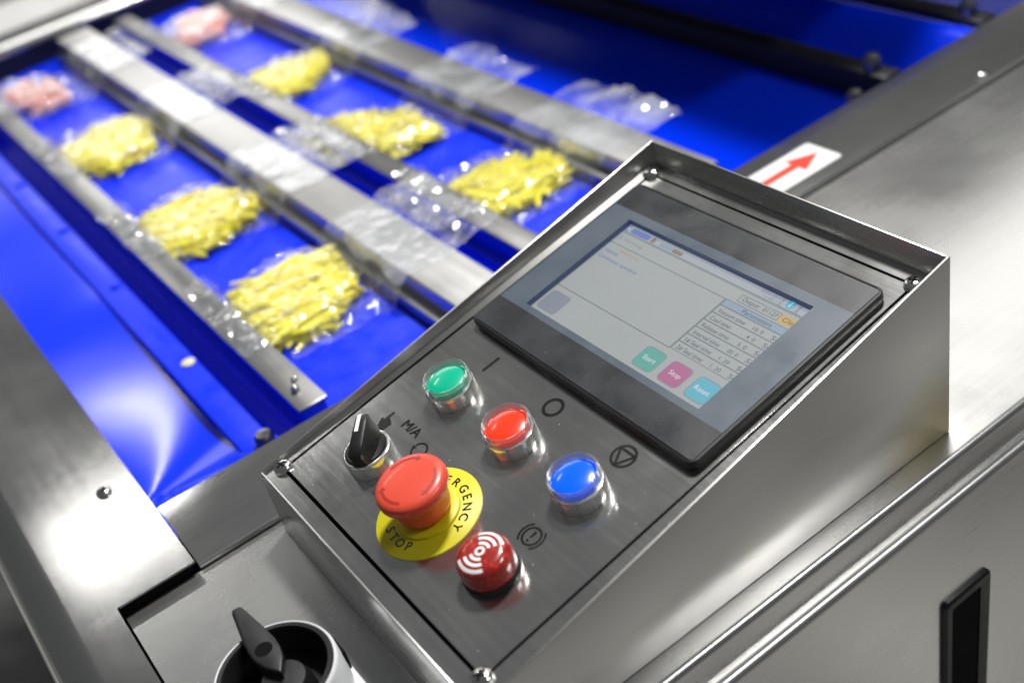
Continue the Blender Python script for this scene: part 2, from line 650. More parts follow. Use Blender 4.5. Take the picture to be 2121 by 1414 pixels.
def arc_pts(cx, cy, r, a0, a1, n=8):
    return [(cx + r * math.cos(math.radians(a0 + (a1 - a0) * i / n)), cy + r * math.sin(math.radians(a0 + (a1 - a0) * i / n))) for i in range(n + 1)]


# deck: flat top, rounded front lip (profile in y,z swept along x)
prof = [(10.0, -2.0), (10.0, 0.0)] + arc_pts(-241.5, -4.5, 4.5, 90, 180, 8) + [(-246.0, -34.0), (-244.0, -34.0), (-244.0, -2.0)]
swept('deck', prof, -102.0, 1500, 'x', 'steel_deck', machine)
# front panel under the lip with a rounded top edge
prof = [(-247.5, -22.5)] + arc_pts(-247.6, -27.6, 5.2, 90, 180, 8) + [(-252.8, -700), (-244, -700), (-244, -22.5)]
swept('front_panel', prof, -160.0, 1500, 'x', 'steel_front', machine)
MB().box(-148, 1500, -243, 1280, -899, -62).build('cabinet', 'steel_front', machine)
# strip beside the belt with a rolled hem towards the deck
prof = [(81.0, 2.2), (81.0, 4.0)] + arc_pts(12.2, 1.9, 2.1, 90, 270, 8) + [(14.0, 2.2)]
strip = swept('side_plate', prof, -52.4, 1500, 'x', 'steel_strip', machine)
MB().box(-50, 1500, 76, 79, -60, 2.0).build('belt_guide', 'steel_strip', machine)
# end plate: bent down at its outer edge, cut back round the deck
prof_top = [(-54.0, 7.6), (-54.0, 9.0)] + arc_pts(-127.0, -16.0, 25.0, 90, 180, 12) + [(-152.0, -500), (-150.5, -500)] + arc_pts(-127.0, -16.0, 23.5, 180, 90, 12)
swept('end_plate', prof_top, 10.0, 1300, 'y', 'steel_plate', machine)
prof_low = [(-103.6, 7.6), (-103.6, 9.0)] + arc_pts(-127.0, -16.0, 25.0, 90, 180, 12) + [(-152.0, -500), (-150.5, -500)] + arc_pts(-127.0, -16.0, 23.5, 180, 90, 12)
swept('end_plate', prof_low, -500, 10.0, 'y', 'steel_plate', machine)
MB().box(-103.4, -60, 13.0, 15.0, -20, 7.4).build('gap_shade', 'black_gap', machine)  # black blocks put in for the shade between the plates
MB().box(-110, -105.5, -500, 12, -20, 7.2).build('gap_shade', 'black_gap', machine)
MB().box(-105, -100.5, -260, 11, -24, -2.2).build('gap_shade', 'black_gap', machine)
MB().box(-60, -56.5, 13, 80, -20, 7.2).build('gap_shade', 'black_gap', machine)
# far rail beyond the belt; the black strip paints the shadow beneath it
MB().box(-160, 1500, 1146, 1150, -60, 2).build('far_rail_shade', 'bar_black', machine)
prof = [(1140.0, 3.0)] + arc_pts(1146, 6.0, 6, 180, 90, 6) + [(1180, 12), (1186, 20), (1330, 20), (1330, 3)]
swept('far_rail', prof, -160, 1500, 'x', 'steel_plate', machine)
for xa in (700, 1200):
    MB().box(xa, xa + 60, 1127, 1165, 4, 300, 4, 2).build('lid_arm', 'steel_wall_y', machine)
# chamber lid, hanging over the far part of the belt, above the frame of the picture
MB().box(600, 1400, 165, 1125, 82, 330, 8, 3).build('chamber_lid', 'steel_wall_y', machine)


def pan_screw(parent, frame, r=5.6, h=3.8, mat='screw_steel', cross=True, rot=20, name='screw'):
    prof = [(r, 0.0), (r, h * 0.25)] + [(r * math.cos(math.radians(a)) ** 0.8 if a < 90 else 0.0, h * 0.25 + h * 0.75 * math.sin(math.radians(a))) for a in (15, 30, 45, 60, 75)]
    prof += [(0.0, h)]
    o = MB().lathe(prof, 28, cap0=False).build(name, mat, parent, frame, smooth=50)
    if cross:
        mb = MB()
        rr = r * 0.5
        w = r * 0.11
        mb.poly_prism([(-rr, -w), (-w, -w), (-w, -rr), (w, -rr), (w, -w), (rr, -w), (rr, w), (w, w), (w, rr), (-w, rr), (-w, w), (-rr, w)], h * 0.86, h + 0.06)
        mb.build('cross_slot', 'black_gap', o, frame @ Matrix.Rotation(math.radians(rot), 4, 'Z'), smooth=0)
    return o


pan_screw(machine, T(-74.2, 117.5, 9.0), 5.0, 3.4, rot=50)
pan_screw(machine, T(677.5, 20.5, 4.0), 5.2, 3.6)
pan_screw(machine, T(-74.2, 620, 9.0), 5.0, 3.4)

# arrow sticker on the side plate
st = MB().poly_prism(rrect(400, 516.5, 25.5, 62.5, 3), 4.05, 4.3).build('arrow_sticker', 'sticker_white', machine, smooth=0)
tag(st, 'white sticker with a red arrow along the side plate')
MB().flat([(408, 40.8), (484, 40.8), (484, 33.0), (510.5, 44.8), (484, 56.6), (484, 48.8), (408, 48.8)], 4.36).build('arrow', 'sticker_red', st, smooth=0)

# pull handle sunk in the front panel
hd = MB()
o_ = [(289, -400), (333.5, -400), (333.5, -107.5), (289, -107.5)]
hx0, hx1, hz0, hz1 = 281.5, 323.5, -420.0, -99.0
fr = rrect(hx0, hx1, hz0, hz1, 4)
inn = rrect(hx0 + 8, hx1 - 8, hz0 + 8, hz1 - 10, 2)
hm = Matrix(((1, 0, 0, 0), (0, 0, -1, 0), (0, 1, 0, 0), (0, 0, 0, 1)))  # local z -> world -y, local y -> world z
hbm = MB()
n_ = len(fr)
rows = []
for q, d in ((fr, 0.0), (fr, 2.0), (rrect(hx0 + 1.6, hx1 - 1.6, hz0 + 1.6, hz1 - 1.6, 3), 3.4), (inn, 1.6), (inn, 0.25)):
    rows.append([hbm.bm.verts.new((a, b, 252.8 + d)) for a, b in q])
for A, B in zip(rows, rows[1:]):
    for i in range(n_):
        k = (i + 1) % n_
        hbm.bm.faces.new((A[i], A[k], B[k], B[i]))
ho = hbm.build('handle', 'handle_black', machine, hm)
tag(ho, 'black recessed pull handle in the front panel')
MB().flat(inn, 252.8 + 0.9).build('recess', 'black_gap', ho, hm, smooth=0)

# ------------------------------------------------------------------ conveyor belt with bars
belt = empty('conveyor_belt', T(0, 600, -60))
tag(belt, 'bright blue conveyor belt with steel cross bars under the bags', 'conveyor belt')
mb = MB()
xs_ = [-70 + 2 * i for i in range(48)] + [32, 41, 41.1, 60.9, 61, 70] + [100 + 25 * i for i in range(6)] + [250, 250.1, 272.9, 273] + [290 + 50 * i for i in range(8)] + [690 + 5 * i for i in range(23)] + [850, 1000]
ys_ = [60 + 5 * i for i in range(68)] + [400 + 25 * i for i in range(31)]
pr = None
for x in xs_:
    q = []
    for y in ys_:
        z = -30.0
        if x < 22:
            # shallow cone round the corner point, shaped to spread a lamp highlight like a fan
            ax, ay = x + 49.5, y - 157.0
            r = math.hypot(ax, ay)
            r = r if r < 240 else 240 + 60 * (1 - math.exp(-(r - 240) / 60.0))
            ph = max(-0.6, min(1.75, math.atan2(ay, ax))) - 0.934
            fade = min(1.0, max(0.0, (640 - y) / 300.0))
            fade = fade * fade * (3 - 2 * fade)
            z += (r * (0.069 - 0.048 * ph + 0.066 * ph * ph) - 14.0) * fade
        if 41 < x < 61 or 250 < x < 273:
            z = -54.0
        if 690 < x < 800:
            z += 34 * math.sin((x - 690) / 110 * math.pi) ** 2
        q.append(mb.bm.verts.new((x, y, z)))
    if pr:
        for j in range(len(ys_) - 1):
            mb.bm.faces.new((pr[j], q[j], q[j + 1], pr[j + 1]))
    pr = q
mb.build('belt_sheet', 'belt_blue', belt, smooth=60)

Y0, Y1 = 100.0, 1112.0


def narrow_bar(x):
    b_ = MB().box(x + 3, x + 21, Y0 + 2, Y1, -24, -3.0, 1.0).build('support_bar', 'carrier_blue', belt)
    MB().box(x, x + 23, Y0, Y1, -2.9, 0.0, 0.8).build('steel_strip', 'steel_bar_dark', b_)
    pan_screw(b_, T(x + 9, Y0 + 22, 0.0), 3.2, 6.0, cross=False)
    pan_screw(b_, T(x + 14, Y0 + 34, 0.0), 2.4, 4.0, cross=False)
    return b_


def wide_bar(x):
    b_ = MB().box(x - 9, x + 43, Y0 + 4, Y1, -24, -12, 0.8).build('sealing_bar', 'steel_bar_dark', belt)
    MB().box(x, x + 45, Y0, Y1 + 3, -11.9, 6.0, 1.6, 3).build('bar_top', 'steel_bar', b_)
    return b_


def carrier(x0, x1):
    c_ = MB().box(x0, x1, 66, 1136, -29.5, -24.0, 1.4).build('carrier_plate', 'carrier_blue', belt)
    return c_


cp1 = carrier(18, 41)
carrier(61, 249)
cp2 = carrier(274, 470)
for i, yy in enumerate((264, 440, 600, 760, 920)):
    MB().lathe([(5.6, -24), (5.6, -22.6), (3.5, -21.6), (0, -21.2)], 20, (34, yy), cap0=False).build('screw', 'bolt_cream' if i == 0 else 'carrier_blue', cp1)
boss = MB().lathe([(10, -24), (10, -18), (9, -15), (0, -15)], 28, (33, 108), cap0=False).build('boss', 'carrier_blue', cp1)
MB().lathe([(7, -15), (7, -9), (5.4, -6.5), (0, -5.8)], 24, (33, 108), cap0=False).build('bolt', 'bolt_dark', boss)
narrow_bar(60.0)
wide_bar(198.0)
narrow_bar(279.0)
wide_bar(410.0)
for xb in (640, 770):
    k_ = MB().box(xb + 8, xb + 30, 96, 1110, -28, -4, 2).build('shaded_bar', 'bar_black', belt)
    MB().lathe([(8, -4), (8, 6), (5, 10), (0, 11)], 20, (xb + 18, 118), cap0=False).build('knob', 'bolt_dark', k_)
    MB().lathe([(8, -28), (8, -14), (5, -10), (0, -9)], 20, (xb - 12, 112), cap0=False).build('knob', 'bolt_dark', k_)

# ------------------------------------------------------------------ bags of food
FOODS = [
    # key, footprint at food height, colour, bag x-range, y-range, label
    ('A', [(91, 287), (86, 191), (135, 187), (170, 210), (182, 275), (152, 298)], 'food_yellow', (62, 288), (172, 306),
     'clear bag of yellow pickle strips, front row, nearest the control box'),
    ('B', [(87, 493), (71, 411), (111, 394), (168, 411), (183, 438), (151, 512)], 'food_yellow', (60, 284), (388, 520),
     'clear bag of yellow pickle strips, second in the front row from the control box'),
    ('C', [(88, 762), (74, 695), (114, 652), (163, 661), (180, 732), (151, 776)], 'food_yellow', (60, 282), (646, 780),
     'clear bag of yellow pickle, front row, next to the pink bag at left edge'),
    ('D', [(83, 990), (108, 926), (148, 912), (150, 1009), (99, 1051)], 'food_pink', (62, 262), (900, 1045),
     'clear bag of pink meat cut off by the left edge of the photo'),
    ('E', [(296, 288), (284, 234), (311, 201), (387, 209), (402, 239), (359, 276)], 'food_yellow', (282, 494), (188, 322),
     'clear bag of yellow pickle, back row, just behind the touch screen corner'),
    ('F', [(280, 520), (276, 440), (312, 390), (368, 388), (368, 448), (326, 510)], 'food_yellow', (280, 484), (384, 512),
     'clear bag of yellow pickle, middle of the back row, long flat lump'),
    ('G', [(287, 706), (285, 661), (330, 629), (381, 660), (396, 700), (360, 727)], 'food_yellow', (282, 492), (620, 742),
     'clear bag of yellow pickle, back row, next to the pink bag at the top'),
    ('H', [(300, 997), (292, 932), (333, 899), (383, 948), (394, 990), (356, 1022)], 'food_pink', (284, 500), (890, 1030),
     'clear bag of pink meat at the far end of the back row'),
]


def inside(poly, x, y):
    """signed distance-like measure to a convex-ish polygon (positive inside, mm)"""
    cx = sum(p[0] for p in poly) / len(poly)
    cy = sum(p[1] for p in poly) / len(poly)
    best = 1e9
    for (a, b), (c, d) in zip(poly, poly[1:] + poly[:1]):
        l = math.hypot(c - a, d - b)
        nx, ny = -(d - b) / l, (c - a) / l
        if nx * (cx - a) + ny * (cy - b) < 0:
            nx, ny = -nx, -ny
        best = min(best, nx * (x - a) + ny * (y - b))
    return best


def pile(poly, x, y):
    d = inside(poly, x, y)
    if d <= -4:
        return None
    return 17.0 * min(1.0, (d + 4) / 14.0) ** 0.55


def crease(x, y, seed, f):
    n = noise.noise(Vector((x * f, y * f * 1.15, seed)))
    return max(0.0, 1.0 - 2.4 * abs(n)) ** 2


def strand(mb, p0, ang, ln, r, bend, tilt, sides=6, segs=6, flat=0.8):
    rings = []
    for i in range(segs + 1):
        t = i / segs - 0.5
        a = ang + bend * t
        x = p0[0] + math.cos(ang + bend * t * 0.5) * ln * t
        y = p0[1] + math.sin(ang + bend * t * 0.5) * ln * t
        z = p0[2] + tilt * t
        rr = r * (0.45 if i in (0, segs) else 1.0) * (0.85 + 0.3 * random.random())
        nx, ny = -math.sin(a), math.cos(a)
        rings.append([mb.bm.verts.new((x + nx * rr * math.cos(q), y + ny * rr * math.cos(q), z + flat * rr * math.sin(q))) for q in (2 * math.pi * k / sides for k in range(sides))])
    for A, B in zip(rings, rings[1:]):
        for k in range(sides):
            mb.bm.faces.new((A[k], A[(k + 1) % sides], B[(k + 1) % sides], B[k]))
    mb.bm.faces.new(rings[0][::-1])
    mb.bm.faces.new(rings[-1])


for bi, (key, poly, fmat, xr, yr, lab) in enumerate(FOODS):
    seed = 3.7 * (bi + 1)
    row = 0 if bi < 4 else 1
    xb1 = 60.0 + 219 * row
    xb2 = 198.0 + 212 * row
    pink = fmat == 'food_pink'
    mx_, my_ = sum(p[0] for p in poly) / len(poly), sum(p[1] for p in poly) / len(poly)
    poly = [(mx_ + 3 + (a - mx_) * 0.98, my_ + 18 + (b - my_) * 0.98) for a, b in poly]
    fb = MB()
    xs = [p[0] for p in poly]
    ys = [p[1] for p in poly]
    count, tries = (40, 900) if pink else (280, 5000)
    main = math.radians(-20 + 40 * random.random())
    while count and tries:
        tries -= 1
        x, y = random.uniform(min(xs), max(xs)), random.uniform(min(ys), max(ys))
        d = inside(poly, x, y)
        if d < 2:
            continue
        ang = main + random.gauss(0, 0.7 if pink else 0.36)
        ln = random.uniform(22, 44) if pink else random.uniform(34, 84)
        while ln > 12 and min(inside(poly, x + math.cos(ang) * ln / 2, y + math.sin(ang) * ln / 2), inside(poly, x - math.cos(ang) * ln / 2, y - math.sin(ang) * ln / 2)) < -7:
            ln *= 0.86
        h = pile(poly, x, y)
        z = -24 + h * random.uniform(0.25, 1.0)
        r = random.uniform(5, 8.5) if pink else random.uniform(2.0, 3.5)
        strand(fb, (x, y, z), ang, ln, r, random.gauss(0, 0.9 if pink else 0.6), random.gauss(0, 3.0), 7 if pink else 6, 6)
        count -= 1
    # film: crumpled pouch over bar and food, then the flat mouth out past the wide bar
    gx, gy = 112, 72
    split = int(gx * (xb2 - 6 - xr[0]) / (xr[1] - xr[0]))
    rows_ = []
    for i in range(gx + 1):
        line = []
        for j in range(gy + 1):
            u, v = i / gx, j / gy
            x = xr[0] + (xr[1] - xr[0]) * u + 5 * noise.noise(Vector((v * 5, seed, 1)))
            y = yr[0] + (yr[1] - yr[0]) * v + 5 * noise.noise(Vector((u * 6, seed, 5)))
            y += 15 * (1 - min(1.0, max(0.0, (x - xb1 - 60) / 90.0)))
            z = -21.0
            if x < xb1 + 32:
                z = max(z, 0.6 - 0.9 * max(0.0, x - (xb1 + 23)))
            if x > xb2 - 16:
                z = max(z, 6.4 - 1.3 * max(0.0, xb2 - x))
            if x > xb2 + 46:
                z = 6.4 - 0.05 * (x - xb2 - 46)
            zz = -1e9
            for ox, oy in ((0, 0), (6, 0), (-6, 0), (0, 6), (0, -6)):
                t_ = pile(poly, x + ox, y + oy)
                if t_ is not None:
                    zz = max(zz, t_ - 22)
            if zz > -1e8:
                z = max(z, zz + 1.8)
            over = 0.4 if zz > -8 else 1.0
            cr = 4.2 * crease(x, y, seed, 0.028) + 3.0 * crease(x, y, seed + 7, 0.06) + 1.5 * crease(x, y, seed + 13, 0.13)
            mouth = min(1.0, max(0.0, (x - (xb2 - 14)) / 12.0))
            soft = 1.6 * abs(noise.noise(Vector((x * .02, y * .035, seed + 3))))
            z += 0.3 + over * cr * (1 - mouth) + ((soft + 0.2 * cr) * 0.45 if x < xb2 + 45 else soft * 2.2 + 0.55 * cr + 10.0 * (0.5 + noise.noise(Vector((y * .018, seed, 9)))) * min(1.0, (x - xb2 - 45) / 40.0)) * mouth
            line.append((x, y, z))
        rows_.append(line)

    def sheet(i0, i1):
        b_ = MB()
        vs = [[b_.bm.verts.new(p) for p in rows_[i]] for i in range(i0, i1 + 1)]
        for A, B in zip(vs, vs[1:]):
            for j in range(gy):
                b_.bm.faces.new((A[j], B[j], B[j + 1], A[j + 1]))
        return b_

    cx_, cy_ = (xr[0] + xr[1]) / 2, (yr[0] + yr[1]) / 2
    root = empty('food_bag', T(cx_, cy_, -24))
    tag(root, lab, 'food bag', 'bags of food lying on the belt')
    sheet(0, split).build('film', 'bag_film', root, smooth=70)
    sheet(split, gx).build('bag_mouth', 'bag_mouth', root, smooth=70)
    tag(fb.build('filling', fmat, root, smooth=60), kind='stuff')

# ------------------------------------------------------------------ control box
box = empty('control_box')
tag(box, 'stainless control box with sloping panel, touch screen and push buttons', 'control box')
th = 1.5
# walls as sheets with a slightly rounded upright edge
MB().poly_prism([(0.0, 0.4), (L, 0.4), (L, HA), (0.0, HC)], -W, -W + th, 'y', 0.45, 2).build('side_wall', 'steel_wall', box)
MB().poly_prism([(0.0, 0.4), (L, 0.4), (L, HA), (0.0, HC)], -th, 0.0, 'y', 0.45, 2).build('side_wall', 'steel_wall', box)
MB().poly_prism([(-W + th + .02, 0.45), (-th - .02, 0.45), (-th - .02, HC + .2), (-W + th + .02, HC + .2)], 0.05, th, 'x', 0.4, 2).build('end_wall', 'steel_wall_y', box)
MB().poly_prism([(-W + th + .02, 0.45), (-th - .02, 0.45), (-th - .02, HA - .1), (-W + th + .02, HA - .1)], L - th, L - .05, 'x', 0.4, 2).build('end_wall', 'steel_wall_y', box)

c_ = 1 / math.hypot(1, TN)
PF = Matrix(((0, c_, -c_ * TN, 0), (-1, 0, 0, 0), (0, c_ * TN, c_, ZP * MM), (0, 0, 0, 1)))   # panel frame: x=u (width), y=v (up the slope), z=normal


def PT(u, v, n=0.0, rot=0.0):
    return PF @ T(u, v, n) @ Matrix.Rotation(math.radians(rot), 4, 'Z')


# ledge the panel sits in, black sheet for the shade in the gap, panel plate
VM = (L - th - 0.3) / c_
lg = MB().ring_plate([(th + .1, th + .3), (W - th - .1, th + .3), (W - th - .1, VM), (th + .1, VM)], [(8.3, 11.3), (217.8, 11.3), (217.8, 310.8), (8.3, 310.8)], -1.5, 0.0)
lg.build('ledge', 'steel_panel', box, PF, smooth=0)
MB().box(4, 224, 6, 316, -6, -4).build('gap_backing', 'black_gap', box, PF, smooth=0)
plate = MB().box(10.2, 216.1, 13.4, 309.2, -1.5, 0.0, 0.25, 1).build('panel_plate', 'steel_panel', box, PF)
# rolled edge along the near side, where the ledge turns into the wall
for uu, vv, rr in ((9.1, 12.2, 10), (9.1, 310.0, 35), (217.0, 310.0, 15), (217.0, 12.4, 40)):
    pan_screw(box, PT(uu, vv, 0.0), 5.7, 3.9, rot=rr)

# printed marks on the panel
zt = 0.12


def mark(fn, name='printed_symbol'):
    b_ = MB()
    fn(b_)
    return b_.build(name, 'print_black', plate, PF, smooth=0)


mark(lambda b: ribbon(b, [(53.6, 132.6), (53.9, 145.2)], 2.1, zt))
mark(lambda b: b.arc(4.7, 6.7, 0, 360, zt, 40, c=(113.8, 139.2)))
tri = [(173.3 + 6.4 * math.cos(math.radians(a)), 139.6 + 6.4 * math.sin(math.radians(a))) for a in (150, 270, 30, 150)]
sym = mark(lambda b: b.arc(6.0, 7.6, 0, 360, zt, 40, c=(173.3, 139.6)))
MB_t = MB()
ribbon(MB_t, tri, 1.5, zt + .05)
MB_t.build('triangle', 'print_black', sym, PF, smooth=0)
alarm_sym = mark(lambda b: b.arc(4.6, 5.8, 0, 360, zt, 40, c=(172.8, 77.2)))
for a in (0, 180):
    b_ = MB().arc(6.8, 7.9, a - 52, a + 52, zt, 20, c=(172.8, 77.2))
    b_.build('bracket', 'print_black', alarm_sym, PF, smooth=0)
MB().flat([(172.0, 80.4), (172.4, 76.2), (173.2, 76.2), (173.6, 80.4)], zt).build('exclamation_stroke', 'print_black', alarm_sym, PF, smooth=0)
MB().arc(0.0, 0.8, 0, 360, zt, 12, c=(172.8, 74.3)).build('exclamation_dot', 'print_black', alarm_sym, PF, smooth=0)
mark(lambda b: write(b, 'M/A', 45.6, 76.4, 16.2, 6.0, zt, bold=0.03), 'lettering')
hand = [(33.0, 66.4), (38.2, 66.4), (38.8, 70.2), (39.0, 73.2), (38.2, 74.2), (37.2, 73.6), (37.0, 74.8), (35.9, 75.2), (35.3, 74.2), (35.2, 75.2), (34.3, 75.8), (33.7, 74.8), (33.4, 79.6), (32.5, 80.4), (31.6, 79.6), (31.5, 72.2), (30.2, 73.7), (29.2, 73.2), (29.9, 71.2), (31.6, 68.6)]
mark(lambda b: b.poly_prism(hand, zt - .06, zt))
auto = mark(lambda b: b.arc(4.3, 5.6, 20, 170, zt, 20, c=(71.5, 72.6)))
MB().arc(4.3, 5.6, 200, 350, zt, 20, c=(71.5, 72.6)).build('arrow_shaft', 'print_black', auto, PF, smooth=0)
MB().flat([(65.0, 73.0), (68.4, 73.0), (66.7, 70.0)], zt).build('arrow_head', 'print_black', auto, PF, smooth=0)
MB().flat([(74.6, 72.2), (78.0, 72.2), (76.3, 75.2)], zt).build('arrow_head', 'print_black', auto, PF, smooth=0)


# ---- push buttons
def push_button(u, v, lens, label):
    fr_ = PT(u, v)
    collar = MB().lathe([(14.3, 0.0), (14.6, 0.3), (14.6, 8.3), (14.2, 9.0), (13.2, 9.3), (12.6, 9.3), (12.6, 4.0)], 64, cap0=False, cap1=True).build('push_button', 'chrome', box, fr_)
    tag(collar, label)
    MB().lathe([(12.15, 4.2), (12.15, 11.9), (11.7, 12.2), (11.1, 11.6), (10.7, 12.5), (9.0, 13.1), (5.0, 13.6), (0, 13.8)], 56, cap0=False).build('lens', lens, collar, fr_)
    rim = [(14.3, 9.4), (14.4, 14.2), (14.0, 15.4), (13.3, 15.9), (12.7, 15.6), (12.4, 14.6), (12.35, 9.4)]
    MB().lathe(rim, 64, cap0=False, cap1=False).build('clear_rim', 'clear_plastic', collar, fr_)
    return collar


push_button(54.0, 110.8, 'lens_green', 'green start push button with chrome collar')
push_button(114.0, 110.8, 'lens_red', 'red stop push button with chrome collar')
push_button(173.0, 110.8, 'lens_blue', 'blue push button with chrome collar')

# ---- selector switch
fs = PT(54.0, 51.2)
sel = MB().lathe([(14.3, 0), (14.6, 0.3), (14.6, 9.2), (14.2, 10.2), (13.4, 10.6), (12.7, 10.5), (12.7, 6)], 64, cap0=False).build('selector_switch', 'chrome', box, fs)
tag(sel, 'black two-position selector knob with white pointer')
MB().lathe([(12.4, 6), (12.4, 10.2), (11.6, 11.2), (6, 11.6), (0, 11.6)], 48, cap0=False).build('dial', 'knob_black', sel, fs)
fin = MB()
# sections along the pointing direction s (mm): (s, half width at base, half width at top, top height)
secs = [(-12.8, 4.0, 3.5, 18.6), (-11.4, 5.4, 4.0, 20.2), (-6, 7.4, 3.9, 21.4), (0, 8.6, 3.7, 22.2), (8, 7.6, 3.5, 23.2), (13.4, 5.4, 3.4, 23.6), (15.2, 4.4, 3.1, 22.4)]
rows = []
for s, wb, wt, ht in secs:
    zb = 10.8
    mid = (wb + wt) / 2 * 0.82
    rows.append([fin.bm.verts.new((s, y, z)) for y, z in ((-wb, zb), (-mid, zb + (ht - zb) * .55), (-wt, ht - .5), (-wt * .6, ht), (wt * .6, ht), (wt, ht - .5), (mid, zb + (ht - zb) * .55), (wb, zb))])
for A, B in zip(rows, rows[1:]):
    for i in range(7):
        fin.bm.faces.new((A[i], A[i + 1], B[i + 1], B[i]))
fin.bm.faces.new(rows[0])
fin.bm.faces.new(rows[-1][::-1])
fin_o = fin.build('knob', 'knob_black', sel, PT(54.0, 51.2, 0, 135), smooth=38)
pm = MB()
pr = None
for s, z in ((2.6, 22.6), (8, 23.27), (13.5, 23.68), (15.4, 22.5), (15.6, 18.0)):
    q = [pm.bm.verts.new((s, y, z)) for y in (-0.1, 2.3)]
    if pr:
        pm.bm.faces.new((pr[0], q[0], q[1], pr[1]))
    pr = q
pm.build('pointer', 'white_paint', fin_o, PT(54.0, 51.2, 0, 135), smooth=0)

# ---- emergency stop
fe = PT(114.0, 51.0)
disc = MB().lathe([(30.0, 0.0), (30.0, 0.5), (29.7, 0.75), (0, 0.75)], 96, cap0=False).build('emergency_stop', 'estop_yellow', box, fe)
tag(disc, 'red mushroom emergency stop on a yellow disc with black lettering')
for word, angs, up in (('EMERGENCY', (149.5, 132.0, 115.1, 98.0, 80.5, 63.1, 46.0, 28.6, 11.5), True), ('STOP', (-112.0, -96.2, -80.3, -63.6), False)):
    for ch, a in zip(word, angs):
        lt_ = MB()
        write(lt_, ch, 0, 19.6 if up else -24.4, None, 4.9, 0.82, 'c', a - 90 if up else a + 90, (0, 0), bold=0.022)
        lt_.build('letter', 'print_black', disc, fe, smooth=0)
MB().lathe([(18.2, 0.75), (18.0, 2.4), (16.5, 3.2), (12, 3.2)], 56, cap0=False).build('collar', 'estop_yellow', disc, fe)
head = MB().lathe([(12.0, 3.0), (14.6, 6.0), (15.3, 9.0), (16.0, 16.4), (17.0, 18.6), (19.1, 19.8), (19.95, 21.4), (20.0, 23.2), (19.5, 25.2), (18.3, 26.6), (16.5, 27.3), (14.0, 27.7), (8.0, 28.1), (0, 28.2)], 72, cap0=False).build('mushroom_head', 'estop_red', disc, fe, smooth=60)
ar = MB()
hz = lambda r: 28.22 - 0.5 * (r / 14.0) ** 2 + .06
for a0 in (188, 68, -52):
    ar.arc(14.0, 15.6, a0, a0 - 62, 0, 20, zf=lambda r: 27.85 if r < 15 else 27.6)
    e = math.radians(a0 - 62)
    t = math.radians(a0 - 72)
    zA = 27.85
    vs = [ar.bm.verts.new((r * math.cos(a), r * math.sin(a), z)) for r, a, z in ((12.4, e, 28.0), (16.9, e, 27.35), (14.4, t, 27.8))]
    ar.bm.faces.new(vs)
ar.build('arrow_marks', 'estop_mark', head, fe, smooth=0)

# ---- alarm beacon
fa = PT(173.0, 51.2)
bea = MB().lathe([(15.4, 0), (15.4, 2.6), (14.9, 3.4), (13, 3.4)], 56, cap0=False).build('alarm_beacon', 'knob_black', box, fa)
tag(bea, 'red domed alarm beacon with white sound wave symbol')


def dome_z(r):
    # rounded drum: flat crown then shoulder
    if r <= 8.5:
        return 17.0 - 0.006 * r * r
    t = min(1.0, (r - 8.5) / 6.0)
    return 16.57 - 5.6 * (1 - math.sqrt(max(0.0, 1 - t * t)))


prof = [(14.3, 3.0), (14.7, 6.0), (14.6, 9.0), (14.5, 10.97)]
prof = prof[:3] + [(r, dome_z(r)) for r in (14.48, 14.3, 13.9, 13.2, 12.2, 11.0, 9.8, 8.5, 6, 3)] + [(0, 17.0)]
dome = MB().lathe(prof, 64, cap0=False).build('dome', 'beacon_red', bea, fa, smooth=60)
wv = MB()


def conform(r):
    return dome_z(r) + 0.12


for rr in (4.7, 7.9, 11.2):
    for ac in (105, -75):
        k0 = wv
        n = 3
        for q in range(n):
            r0, r1 = rr - 0.85 + 1.7 * q / n, rr - 0.85 + 1.7 * (q + 1) / n
            wv.arc(r0, r1, ac - 44, ac + 44, 0, 20, zf=conform)
wv.arc(1.3, 2.7, 0, 360, 0, 28, zf=conform)
wv.build('sound_wave_symbol', 'white_paint', dome, fa, smooth=0)

# ---- touch screen
U0, U1, V0, V1 = 15.5, 212.3, 153.0, 295.5
hmi = MB()
rows = []
for q, z in ((rrect(U0 + 1.2, U1 - 1.2, V0 + 1.2, V1 - 1.2, 4.5), 0.0), (rrect(U0 + .6, U1 - .6, V0 + .6, V1 - .6, 5), 1.6), (rrect(U0, U1, V0, V1, 5.5), 2.2), (rrect(U0, U1, V0, V1, 5.5), 5.6), (rrect(U0 + .5, U1 - .5, V0 + .5, V1 - .5, 5), 6.5), (rrect(U0 + 1.6, U1 - 1.6, V0 + 1.6, V1 - 1.6, 4.2), 6.9), (rrect(U0 + 2.1, U1 - 2.1, V0 + 2.1, V1 - 2.1, 3.8), 6.3), (rrect(38.4, 188.9, 180.6, 266.9, 0.6), 6.3), (rrect(38.4, 188.9, 180.6, 266.9, 0.6), 2.6)):
    rows.append([hmi.bm.verts.new((a, b, z)) for a, b in q])
for A, B in zip(rows, rows[1:]):
    for i in range(len(A)):
        k = (i + 1) % len(A)
        hmi.bm.faces.new((A[i], A[k], B[k], B[i]))
ts = hmi.build('touch_screen', 'hmi_black', box, PF, smooth=35)
tag(ts, 'touch screen with black bezel and lit parameter page')


def face_piece(name, o, mat, z0, z1):
    return MB().box(o[0], o[1], o[2], o[3], z0, z1).build(name, mat, ts, PF, smooth=0)


